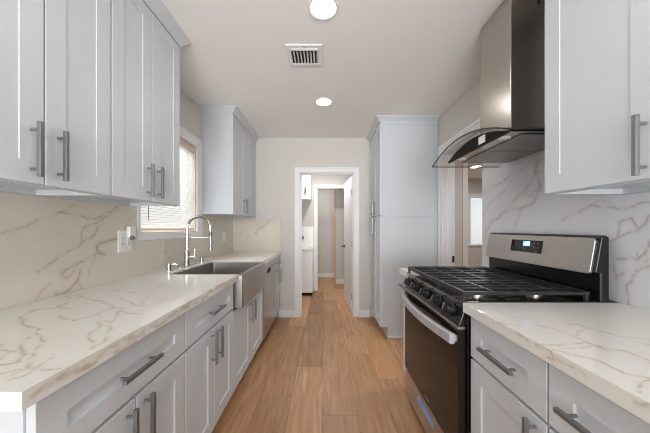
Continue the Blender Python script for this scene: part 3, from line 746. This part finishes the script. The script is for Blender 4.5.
# spring coil round the hose
cum = [0]
for a, b in zip(arc[:-1], arc[1:]): cum.append(cum[-1]+(Vector(b)-Vector(a)).length)
co = []; turns = 44; NN = turns*8
for i in range(NN+1):
    d = cum[-1]*i/NN; k = max(j for j in range(len(cum)) if cum[j] <= d+1e-9); k = min(k, len(arc)-2)
    t = (d-cum[k])/(cum[k+1]-cum[k]); p = Vector(arc[k]).lerp(Vector(arc[k+1]), t); tg = (Vector(arc[k+1])-Vector(arc[k])).normalized()
    s = Vector((0, 1, 0)); w_ = tg.cross(s); a = 2*PI*i/8
    co.append(p+(s*math.cos(a)+w_*math.sin(a))*0.0115)
MB().tube(co, 0.0026, 5).build('spring', M_CHROME, root, smooth=True)
hx, hz = FX+2*R+0.004, ztop-0.03
m = MB().lathe((hx, FY, 1.05), [(0.0, 0), (0.019, 0.0), (0.020, 0.012), (0.0145, 0.03), (0.013, 0.10), (0.011, hz-1.05-0.02), (0.016, hz-1.05-0.008), (0.015, hz-1.05+0.012), (0.0, hz-1.05+0.018)], 20)
m.build('spray_head', M_CHROME, root, smooth=True)
MB().tube([(FX, FY, 1.148), (hx-0.012, FY, 1.148)], 0.0055, 10).build('holder_arm', M_CHROME, root, smooth=True)
m = MB().cyl((FX+0.02, FY, Z0+0.068), (FX+0.072, FY, Z0+0.068), 0.015); m.tube([(FX+0.062, FY, Z0+0.075), (FX+0.066, FY, Z0+0.145)], [0.005, 0.004], 10)
m.build('lever', M_CHROME, root, smooth=True)
# soap dispenser and air gap
root = thing('soap_dispenser', 'chrome soap dispenser with a side spout left of the faucet', 'soap dispenser', (FX, 1.95, Z0))
MB().lathe((FX, 1.95, Z0), [(0.023, 0), (0.023, 0.005), (0.014, 0.008), (0.014, 0.034), (0.0, 0.034)], 20).build('base', M_CHROME, root, smooth=True)
m = MB().lathe((FX, 1.95, Z0+0.034), [(0.017, 0), (0.017, 0.018), (0.012, 0.022), (0.0, 0.022)], 20); m.tube([(FX, 1.95, Z0+0.045), (FX+0.05, 1.95, Z0+0.047), (FX+0.072, 1.95, Z0+0.042)], 0.006, 10)
m.build('pump_head', M_CHROME, root, smooth=True)
o = MB().lathe((FX, 2.47, Z0), [(0.021, 0), (0.021, 0.006), (0.017, 0.010), (0.017, 0.045), (0.015, 0.050), (0.0, 0.051)], 20).build('air_gap_cap', M_CHROME, None, smooth=True, loc=(FX, 2.47, Z0))
tag(o, 'short chrome cylinder cap on the worktop right of the faucet', 'sink fitting')

# ------------------------------------------------------------------ dishwasher
root = thing('dishwasher', 'stainless steel dishwasher between the sink cabinet and the back wall cabinet', 'dishwasher', (-0.92, 2.9, 0))
MB().box(-1.25, -0.632, 2.609, 3.201, 0.09, 0.872).build('tub', M_DARK, root)
d = MB().box(-0.630, -0.606, 2.609, 3.201, 0.112, 0.868).build('door', M_STEEL, root, bevel=0.004)
MB().box(-0.606, -0.6045, 2.615, 3.195, 0.80, 0.803).build('control_line', M_DARK, d)
MB().lathe((-0.606, 2.84, 0.772), [(0.0, 0.0), (0.085, 0.0), (0.085, 0.002), (0.0, 0.003)], 28, axis='x', sx=1.0, sy=0.30).build('pocket_handle', M_DARK, d)
MB().box(-1.2, -0.69, 2.62, 3.19, 0, 0.085).build('toe_kick', M_DARK, root)

# ------------------------------------------------------------------ gas range
RY0, RY1 = 1.1225, 1.8865; RXF = 0.582
root = thing('gas_range', 'black and stainless steel gas range with a backguard display', 'range', (0.93, 1.505, 0))
MB().box(RXF+0.035, 1.258, RY0, RY1, 0.035, 0.895).build('body', M_BLACK, root, bevel=0.004)
for x in (0.66, 1.2):
    for y in (RY0+0.05, RY1-0.05): MB().cyl((x, y, 0), (x, y, 0.034), 0.018, seg=14).build('foot', M_KNOB, root)
# storage drawer
d = MB().box(RXF+0.004, RXF+0.034, RY0+0.006, RY1-0.004, 0.045, 0.222).build('storage_drawer', M_STEELH, root, bevel=0.005)
o = MB().prism([(1.40+0.115+a, b) for a, b in rrect(-0.118, 0.118, 0.148, 0.190, 0.019)], 'x', RXF+0.0018, RXF+0.0045).build('protective_film', M_BLUE, d, bevel=0.001); o['label'] = 'blue protective film strip'
# oven door
d = MB().box(RXF, RXF+0.032, RY0+0.004, RY1-0.004, 0.232, 0.792).build('oven_door', M_GLASSB, root, bevel=0.006)
m = MB().box(RXF-0.001, RXF+0.03, RY0+0.006, RY1-0.006, 0.7925, 0.806); m.build('door_top_trim', M_STEELH, d, bevel=0.002)
m = MB().prism([(1.475+a, b) for a, b in rrect(-0.032, 0.032, 0.262, 0.271, 0.004)], 'x', RXF-0.0015, RXF+0.0005); m.build('badge', M_STEEL, d)
# bowed handle
pts = []; N = 18
m = MB(); rows = []
for k in range(N+1):
    u = k/N; y = RY0+0.022+(RY1-RY0-0.044)*u; bow = math.sin(PI*u)
    xo = RXF-0.020-0.034*bow; zc = 0.748
    h = 0.025; dth = 0.012
    rows.append([(xo-dth, y, zc-h+0.006), (xo-dth, y, zc+h-0.006), (xo-dth+0.006, y, zc+h), (xo+dth, y, zc+h-0.004), (xo+dth, y, zc-h+0.004), (xo-dth+0.006, y, zc-h)])
k = 6; vs = [p for r in rows for p in r]; fs = [(i*k+q, i*k+(q+1) % k, (i+1)*k+(q+1) % k, (i+1)*k+q) for i in range(N) for q in range(k)]+[tuple(range(k)), tuple(range(N*k, N*k+k))]
m.add(vs, fs)
for y in (RY0+0.035, RY1-0.035): m.box(RXF-0.018, RXF+0.001, y-0.012, y+0.012, 0.735, 0.762)
m.build('handle', M_HANDLE, d, smooth=True)
# sloped control panel with knobs
px0, px1, pz0, pz1 = RXF-0.002, RXF+0.030, 0.809, 0.902
cp = MB().prism([(px0, pz0), (px1, pz1), (px1+0.06, pz1), (px1+0.06, pz0)], 'y', RY0+0.002, RY1-0.002).build('control_panel', M_BLACK, root, bevel=0.004)
nrm = Vector((-(pz1-pz0), 0, (px1-px0))).normalized()
for ky in (1.215, 1.345, 1.505, 1.665, 1.795):
    c0 = Vector(((px0+px1)/2, ky, (pz0+pz1)/2))
    m = MB().tube([c0, c0+nrm*0.010, c0+nrm*0.012, c0+nrm*0.034], [0.031, 0.030, 0.025, 0.022], 24)
    up = Vector((px1-px0, 0, pz1-pz0)).normalized(); yy = Vector((0, 1, 0))
    vs = [c0+up*a*0.020+yy*b*0.0055+nrm*cc for a in (-1, 1) for b in (-1, 1) for cc in (0.03, 0.046)]
    m.add(vs, [(0, 1, 3, 2), (4, 6, 7, 5), (0, 4, 5, 1), (2, 3, 7, 6), (0, 2, 6, 4), (1, 5, 7, 3)])
    kb = m.build('knob', M_KNOB, root, smooth=False, bevel=0.0015)
    MB().add([c0+up*(0.004+a*0.014)+yy*b*0.001+nrm*0.0466 for a, b in ((-1, -1), (1, -1), (1, 1), (-1, 1))], [(0, 1, 2, 3)]).build('pointer_mark', M_LABEL, kb)
# cooktop
m = MB().prism(rrect(RXF+0.012, 1.19, RY0, RY1, 0.012), 'z', 0.896, 0.916); m.build('cooktop', M_COOK, root, bevel=0.003)
BZ = 0.916
for (x, y, r) in [(0.735, 1.27, 0.043), (0.735, 1.74, 0.05), (1.02, 1.27, 0.035), (1.02, 1.74, 0.038), (0.88, 1.505, 0.042)]:
    b = MB().lathe((x, y, BZ), [(r*1.25, 0), (r*1.25, 0.004), (r, 0.006), (r, 0.016), (0, 0.016)], 24).build('burner', M_STEEL, root, smooth=True)
    MB().lathe((x, y, BZ+0.016), [(r*0.9, 0), (r*0.92, 0.004), (r*0.8, 0.008), (0, 0.009)], 24).build('burner_cap', M_IRON, b, smooth=True)
gz0, gz1 = 0.942, 0.958
gx0, gx1 = RXF+0.020, 1.155
sp = [(RY0+0.008, RY0+0.258), (RY0+0.261, RY1-0.261), (RY1-0.258, RY1-0.008)]
for (ya, yb) in sp:
    m = MB(); b = 0.013
    m.box(gx0, gx0+b*1.3, ya, yb, gz0-0.004, gz1); m.box(gx1-b, gx1, ya, yb, gz0, gz1)
    m.box(gx0+b, gx1-b, ya, ya+b, gz0, gz1); m.box(gx0+b, gx1-b, yb-b, yb, gz0, gz1)
    wy = yb-ya
    for q in (0.27, 0.5, 0.73): m.box(gx0+b, gx1-b, ya+wy*q-0.006, ya+wy*q+0.006, gz0+0.004, gz1+0.001)
    for q in (0.25, 0.5, 0.75): m.box(gx0+(gx1-gx0)*q-0.006, gx0+(gx1-gx0)*q+0.006, ya+b, yb-b, gz0+0.003, gz1+0.0005)
    for x in (gx0+0.008, gx1-0.010):
        for y in (ya+0.008, yb-0.008): m.box(x-0.007, x+0.007, y-0.007, y+0.007, BZ, gz0+0.002)
    m.build('grate', M_IRON, root, bevel=0.002)
# backguard
m = MB().prism([(1.192, 0.90), (1.192, 1.035), (1.170, 1.04), (1.198, 1.198), (1.212, 1.204), (1.232, 1.196), (1.232, 0.90)], 'y', RY0+0.001, RY1-0.001)
bg = m.build('backguard', M_BLACK, root, bevel=0.005)
A = Vector((1.168, 0, 1.036)); B = Vector((1.196, 0, 1.196)); upv = (B-A).normalized(); nb = Vector((-upv.z, 0, upv.x)); HH = (B-A).length
def onpanel(y, h, d): return A+upv*h+nb*d+Vector((0, y, 0))
def panel(name, pts, d0, d1, mt, parent, bevel=0.0):
    n = len(pts); vs = [onpanel(a, b, d0) for a, b in pts]+[onpanel(a, b, d1) for a, b in pts]
    fs = [tuple(range(n)), tuple(range(n, 2*n))]+[(i, (i+1) % n, n+(i+1) % n, n+i) for i in range(n)]
    return MB().add(vs, fs).build(name, mt, parent, bevel=bevel)
panel('control_face', rrect(RY0+0.014, RY1-0.012, -0.004, HH-0.006, 0.014), -0.004, 0.010, M_STEELH, bg, 0.002)
panel('display', rrect(1.402, 1.632, 0.058, 0.128, 0.004), 0.0105, 0.0125, M_DISP, bg)
panel('clock', rrect(1.486, 1.536, 0.094, 0.122, 0.003), 0.0126, 0.0131, M_BLUELED, bg)
# clock digits, as seven-segment strokes (the far side of the display is the left one)
seg = {'1': 'bc', '4': 'fgbc', '8': 'abcdefg'}
m = MB()
def bar(y, h, wy, wh):
    m.add([onpanel(y+a*wy/2, h+b*wh/2, 0.0134) for a, b in ((-1, -1), (1, -1), (1, 1), (-1, 1))], [(0, 1, 2, 3)])
def digit(ch, yc):
    cw, chh, hc = 0.006, 0.014, 0.108
    P = {'a': (0, 1, 1), 'b': (-1, .5, 0), 'c': (-1, -.5, 0), 'd': (0, -1, 1), 'e': (1, -.5, 0), 'f': (1, .5, 0), 'g': (0, 0, 1)}
    for s_ in seg[ch]:
        dy, dh, hor = P[s_]
        if hor: bar(yc, hc+dh*chh/2, cw, 0.0022)
        else: bar(yc+dy*cw/2, hc+dh*chh/2, 0.0016, chh/2)
digit('1', 1.527); digit('4', 1.512); digit('8', 1.499); bar(1.5205, 0.111, 0.0014, 0.0022); bar(1.5205, 0.105, 0.0014, 0.0022)
m.build('digits', M_BLUEDIG, bg)
m = MB()
for (y, h) in [(1.455, 0.112), (1.430, 0.112), (1.455, 0.092), (1.430, 0.088), (1.475, 0.106), (1.475, 0.096), (1.592, 0.098), (1.435, 0.068), (1.52, 0.076), (1.60, 0.116), (1.615, 0.082)]:
    MB().add([onpanel(y+a*0.004, h+b*0.003, 0.0130) for a, b in ((-1, -1), (1, -1), (1, 1), (-1, 1))], [(0, 1, 2, 3)]).build('button', M_GREYP, bg)

# ------------------------------------------------------------------ range hood
root = thing('range_hood', 'stainless chimney range hood with a curved glass canopy above the range', 'range hood', (1.05, 1.5, 1.68))
cx0, cy0, cy1 = 0.978, 1.364, 1.636
MB().box(cx0, XR-0.0008, cy0, cy1, 1.756, 2.17).build('chimney', M_HOOD, root, bevel=0.002)
m = MB().box(cx0+0.004, XR-0.0008, cy0+0.004, cy1-0.004, 2.17, CEIL-0.001); up_ = m.build('chimney_extension', M_HOOD, root, bevel=0.002)
m = MB()
for k in range(3): m.box(1.122+k*0.03, 1.132+k*0.03, cy0+0.0035, cy0+0.0042, 2.41, 2.46)
m.build('vent_slot', M_DARK, up_)
def archz(y): return 1.752-0.585*(y-1.515)**2
HY0, HY1 = 1.1235, 1.882; gx_front = 0.780
m = MB(); N = 24; tk = 0.006
ys = [HY0+(HY1-HY0)*k/N for k in range(N+1)]
vs = []
XS = [(0.0, gx_front), (0.35, gx_front+0.18), (1.0, SR-0.002)]
def hz_(y): return max(archz(y), 1.60)
for (q, x) in XS:
    for y in ys: vs.append((x, y, hz_(y)))
    for y in ys: vs.append((x, y, hz_(y)+tk))
n1 = N+1; fs = []
for r in range(2):
    o = r*2*n1; o2 = (r+1)*2*n1
    for k in range(N):
        fs += [(o+k, o+k+1, o2+k+1, o2+k), (o+n1+k, o2+n1+k, o2+n1+k+1, o+n1+k+1)]
for o in (0, 4*n1):
    for k in range(N): fs.append((o+k, o+n1+k, o+n1+k+1, o+k+1))
for r in range(2):
    o = r*2*n1; o2 = o+2*n1
    for k in (0, N): fs.append((o+k, o2+k, o2+n1+k, o+n1+k))
m.add(vs, fs); gl = m.build('glass_canopy', M_HGLASS, root, smooth=True)
m = MB()
e = [(gx_front-0.001, y, hz_(y)+tk/2) for y in ys]
m.tube([(SR-0.004, HY0, hz_(HY0)+tk/2)]+[(gx_front-0.001, HY0, hz_(HY0)+tk/2)], 0.0034, 6); m.tube(e, 0.0034, 6); m.tube([(gx_front-0.001, HY1, hz_(HY1)+tk/2), (SR-0.004, HY1, hz_(HY1)+tk/2)], 0.0034, 6)
m.build('glass_edge', M_KNOB, gl)
# body under the glass: arched top, flat underside, black front visor
hb0, hb1, hbx, hbz = 1.215, 1.790, 0.850, 1.684
yy = [hb0+(hb1-hb0)*k/16 for k in range(17)]
def cres(y): return min(hz_(y)-0.0015, hbz+0.004+0.062*(1-((y-(hb0+hb1)/2)/((hb1-hb0)/2))**2))
poly = [(hb0, hbz), (hb1, hbz)]+[(y, cres(y)) for y in reversed(yy)]
MB().prism(poly, 'x', hbx+0.016, SR-0.001).build('hood_body', M_HOOD, root)
vz = MB().prism([(hb0, hbz-0.002), (hb1, hbz-0.002)]+[(y, cres(y)) for y in reversed(yy)], 'x', hbx, hbx+0.0158).build('front_visor', mat('visor_black', srgb(12, 12, 13), 0.45, spec=0.15), root, bevel=0.001)
MB().box(hbx-0.0008, hbx+0.0002, 1.375, 1.435, 1.692, 1.733).build('sticker', M_LABEL, vz)
for (ya, yb) in ((hb0+0.02, 1.495), (1.505, hb1-0.02)):
    MB().box(hbx+0.085, SR-0.03, ya, yb, hbz-0.006, hbz-0.0002).build('filter', M_MESH, root, bevel=0.003)
for y in (1.30, 1.70): MB().lathe((hbx+0.05, y, hbz-0.005), [(0.0, 0.0), (0.024, 0.0), (0.028, 0.003), (0.028, 0.0048), (0.0, 0.0048)], 20).build('hood_lamp', M_HOODLAMP, root)

# ------------------------------------------------------------------ outlets
root = thing('switch_plate', 'white double outlet plate on the left backsplash before the window', 'outlet', (SL, 1.645, 1.155))
MB().box(SL+0.0002, SL+0.006, 1.588, 1.702, 1.083, 1.220).build('plate', M_WHITE, root, bevel=0.002)
for y in (1.617, 1.673):
    r_ = MB().prism([(y+a, 1.154+b) for a, b in rrect(-0.017, 0.017, -0.034, 0.034, 0.006)], 'x', SL+0.006, SL+0.009).build('receptacle', M_WHITE, root)
    for zc in (1.136, 1.172):
        for dy in (-0.006, 0.006): MB().box(SL+0.0088, SL+0.0094, y+dy-0.0012, y+dy+0.0012, zc-0.005, zc+0.005).build('slot', M_DARK, r_)
root = thing('plug_adapter', 'white plug in adapter with a grey dial in the left outlet plate', 'adapter', (SL+0.01, 1.68, 1.20))
MB().box(SL+0.0095, SL+0.034, 1.645, 1.700, 1.170, 1.246).build('housing', M_WHITE, root, bevel=0.006)
MB().cyl((SL+0.0345, 1.655, 1.172), (SL+0.050, 1.655, 1.172), 0.015).build('dial', M_GREYP, root, bevel=0.003)
root = thing('wall_outlet', 'white single outlet plate low on the left backsplash near the far corner', 'outlet', (SL, 3.27, 1.12))
MB().box(SL+0.0002, SL+0.006, 3.235, 3.305, 1.065, 1.18).build('plate', M_WHITE, root, bevel=0.002)
r_ = MB().prism([(3.27+a, 1.122+b) for a, b in rrect(-0.017, 0.017, -0.034, 0.034, 0.006)], 'x', SL+0.006, SL+0.009).build('receptacle', M_WHITE, root)

# ------------------------------------------------------------------ ceiling fittings
def can(label, x, y, e, r=0.073, z=CEIL):
    root = thing('ceiling_light', label, 'ceiling light', (x, y, z), 'recessed round ceiling lights')
    MB().ring([(x+(r+0.014)*math.cos(a), y+(r+0.014)*math.sin(a)) for a in [2*PI*k/36 for k in range(36)]],
              [(x+r*math.cos(a), y+r*math.sin(a)) for a in [2*PI*k/36 for k in range(36)]], 'z', z-0.006, z-0.0005).build('trim_ring', M_TRIM, root, bevel=0.002)
    MB().lathe((x, y, z-0.004), [(0, 0), (r-0.0005, 0), (r-0.0005, 0.0032), (0, 0.0032)], 36).build('diffuser', M_LED, root)
    area('lamp', (x, y, z-0.009), (0, 0, 0), r*1.9, 0, e, LAMP_COL, 'DISK', root)
can('round recessed ceiling light nearest the camera, before the air vent', -0.008, 1.475, LAMP_KITCHEN)
can('round recessed ceiling light farther back, before the doorway', -0.008, 2.575, LAMP_KITCHEN)
can('unseen round ceiling light added behind the camera as fill', 0.0, 0.35, LAMP_KITCHEN)  # unseen can added for more light from behind
can('unseen round ceiling light added as fill by the added rear window', 0.0, -1.1, LAMP_KITCHEN)  # another unseen can, added as fill at the rear
can('round ceiling light in the laundry beyond the doorway', 0.05, 4.25, LAMP_LAUNDRY)
can('round ceiling light in the hall past the laundry', -0.2, 5.75, LAMP_LAUNDRY*0.5)
can('round ceiling light in the next room past the range', 3.08, 5.3, LAMP_SIDE, r=0.1)
can('round ceiling light added in the next room to brighten its partition', 2.3, 2.6, LAMP_SIDE)  # unseen can added to light the partition past the opening
root = thing('air_vent', 'square white air vent with upright fins in the ceiling', 'vent', (-0.14, 1.885, CEIL))
vx0, vx1, vy0, vy1 = -0.268, -0.014, 1.767, 2.0
MB().ring([(vx0, vy0), (vx1, vy0), (vx1, vy1), (vx0, vy1)], [(vx0+0.032, vy0+0.032), (vx1-0.032, vy0+0.032), (vx1-0.032, vy1-0.03), (vx0+0.032, vy1-0.03)], 'z', CEIL-0.008, CEIL-0.0003).build('frame', M_TRIM, root, bevel=0.003)
MB().box(vx0+0.032, vx1-0.032, vy0+0.032, vy1-0.03, CEIL-0.0012, CEIL-0.0003).build('dark_duct', M_DARK, root)
m = MB()
for k in range(8):
    x = vx0+0.045+k*0.0235; m.add([(x, vy0+0.06, CEIL-0.0015), (x+0.003, vy0+0.06, CEIL-0.0015), (x+0.013, vy0+0.06, CEIL-0.016), (x+0.010, vy0+0.06, CEIL-0.016),
        (x, vy1-0.032, CEIL-0.0015), (x+0.003, vy1-0.032, CEIL-0.0015), (x+0.013, vy1-0.032, CEIL-0.016), (x+0.010, vy1-0.032, CEIL-0.016)],
        [(0, 1, 2, 3), (7, 6, 5, 4), (0, 4, 5, 1), (1, 5, 6, 2), (2, 6, 7, 3), (3, 7, 4, 0)])
m.build('fins', M_TRIM, root)
MB().box(vx0+0.032, vx1-0.032, vy0+0.034, vy0+0.052, CEIL-0.012, CEIL-0.0015).build('damper_bar', M_TRIM, root, bevel=0.002)
for y in (vy0+0.014, vy1-0.014): MB().lathe(((vx0+vx1)/2, y, CEIL-0.0095), [(0, 0), (0.004, 0), (0.004, 0.002), (0, 0.002)], 12).build('screw', M_GREYP, root)

# ------------------------------------------------------------------ laundry room
root = thing('door_1', 'open white door swung into the laundry on the right jamb', 'door', (0.4, 3.74, 0)); root['kind'] = 'structure'
a = Vector((0.392, 3.735)); b = Vector((0.335, 4.46)); dr = (b-a).normalized(); nr = Vector((dr.y, -dr.x))
m = MB(); m.prism([tuple(a), tuple(b), tuple(b+nr*0.036), tuple(a+nr*0.036)], 'z', 0.012, 1.985)
leaf = m.build('door_leaf', M_DOOR, root, bevel=0.002)
kp = b-dr*0.065; kp3 = Vector((kp.x, kp.y, 0.93)); n3 = Vector((-nr.x, -nr.y, 0))
m = MB().tube([kp3, kp3+n3*0.008, kp3+n3*0.009, kp3+n3*0.045], [0.026, 0.026, 0.010, 0.010], 20)
m.tube([kp3+n3*0.045, kp3+n3*0.045-Vector((dr.x, dr.y, 0))*0.10], 0.009, 10)
m.build('door_handle', M_KNOB, leaf)
m = MB()
for z in (0.25, 1.0, 1.75): m.box(a.x-0.006, a.x+0.004, 3.725, 3.737, z-0.045, z+0.045)
m.build('hinge', M_NICK, root)
# cabinets in the laundry
root = thing('laundry_base_cabinet', 'white laundry base cabinet seen through the doorway at the left', 'cabinet', (-0.6, 4.9, 0))
m = MB().box(-1.0, -0.215, 4.722, 5.10, 0.06, 0.84); m.build('carcass', M_DOOR, root)
MB().box(-0.99, -0.225, 4.76, 5.10, 0, 0.06).build('toe_kick', M_DARK, root)
MB().box(-1.0, -0.205, 4.69, 5.118, 0.8402, 0.866).build('top', M_WHITE, root, bevel=0.003)
MB().shaker((-0.600, 4.7215, 0.065), (1, 0, 0), (0, 0, 1), (0, -1, 0), 0.383, 0.77, 0.02, 0.05, 0.06).build('door', M_DOOR, root)
MB().shaker((-0.988, 4.7215, 0.065), (1, 0, 0), (0, 0, 1), (0, -1, 0), 0.383, 0.77, 0.02, 0.05, 0.06).build('door', M_DOOR, root)
root = thing('laundry_wall_cabinet', 'white laundry wall cabinet high beyond the doorway', 'cabinet', (-0.6, 4.95, 1.76))
m = MB().box(-1.0, -0.252, 4.83, 5.118, 1.765, 2.40); m.build('carcass', M_DOOR, root)
for (x0, hxx) in ((-0.622, -0.345), (-0.996, -0.64)):
    d = MB().shaker((x0, 4.8295, 1.768), (1, 0, 0), (0, 0, 1), (0, -1, 0), 0.368, 0.63, 0.02, 0.05, 0.06).build('door', M_DOOR, root)
    o = handle(d, (hxx, 4.8095, 1.935), 'z', (0, -1, 0), 0.115, 0.03, 0.016)
o = MB().box(-0.9, -0.222, LY-0.008, LY-0.0005, 0.868, 1.26).build('tile_backsplash', None or mat('white_tile', srgb(240, 239, 237), 0.2), None, loc=(-0.5, LY, 1.06))
tag(o, 'plain white tile backsplash above the laundry base cabinet', 'backsplash')
root = thing('laundry_tap', 'small grey metal tap on the laundry wall above the white cabinet', 'tap', (-0.43, LY-0.01, 1.03))
MB().box(-0.452, -0.408, LY-0.020, LY-0.0085, 1.015, 1.075).build('plate', M_GREYP, root, bevel=0.003)
MB().tube([(-0.43, LY-0.02, 1.04), (-0.43, LY-0.06, 1.035), (-0.43, LY-0.065, 0.99)], 0.010, 10).build('spout', M_NICK, root)
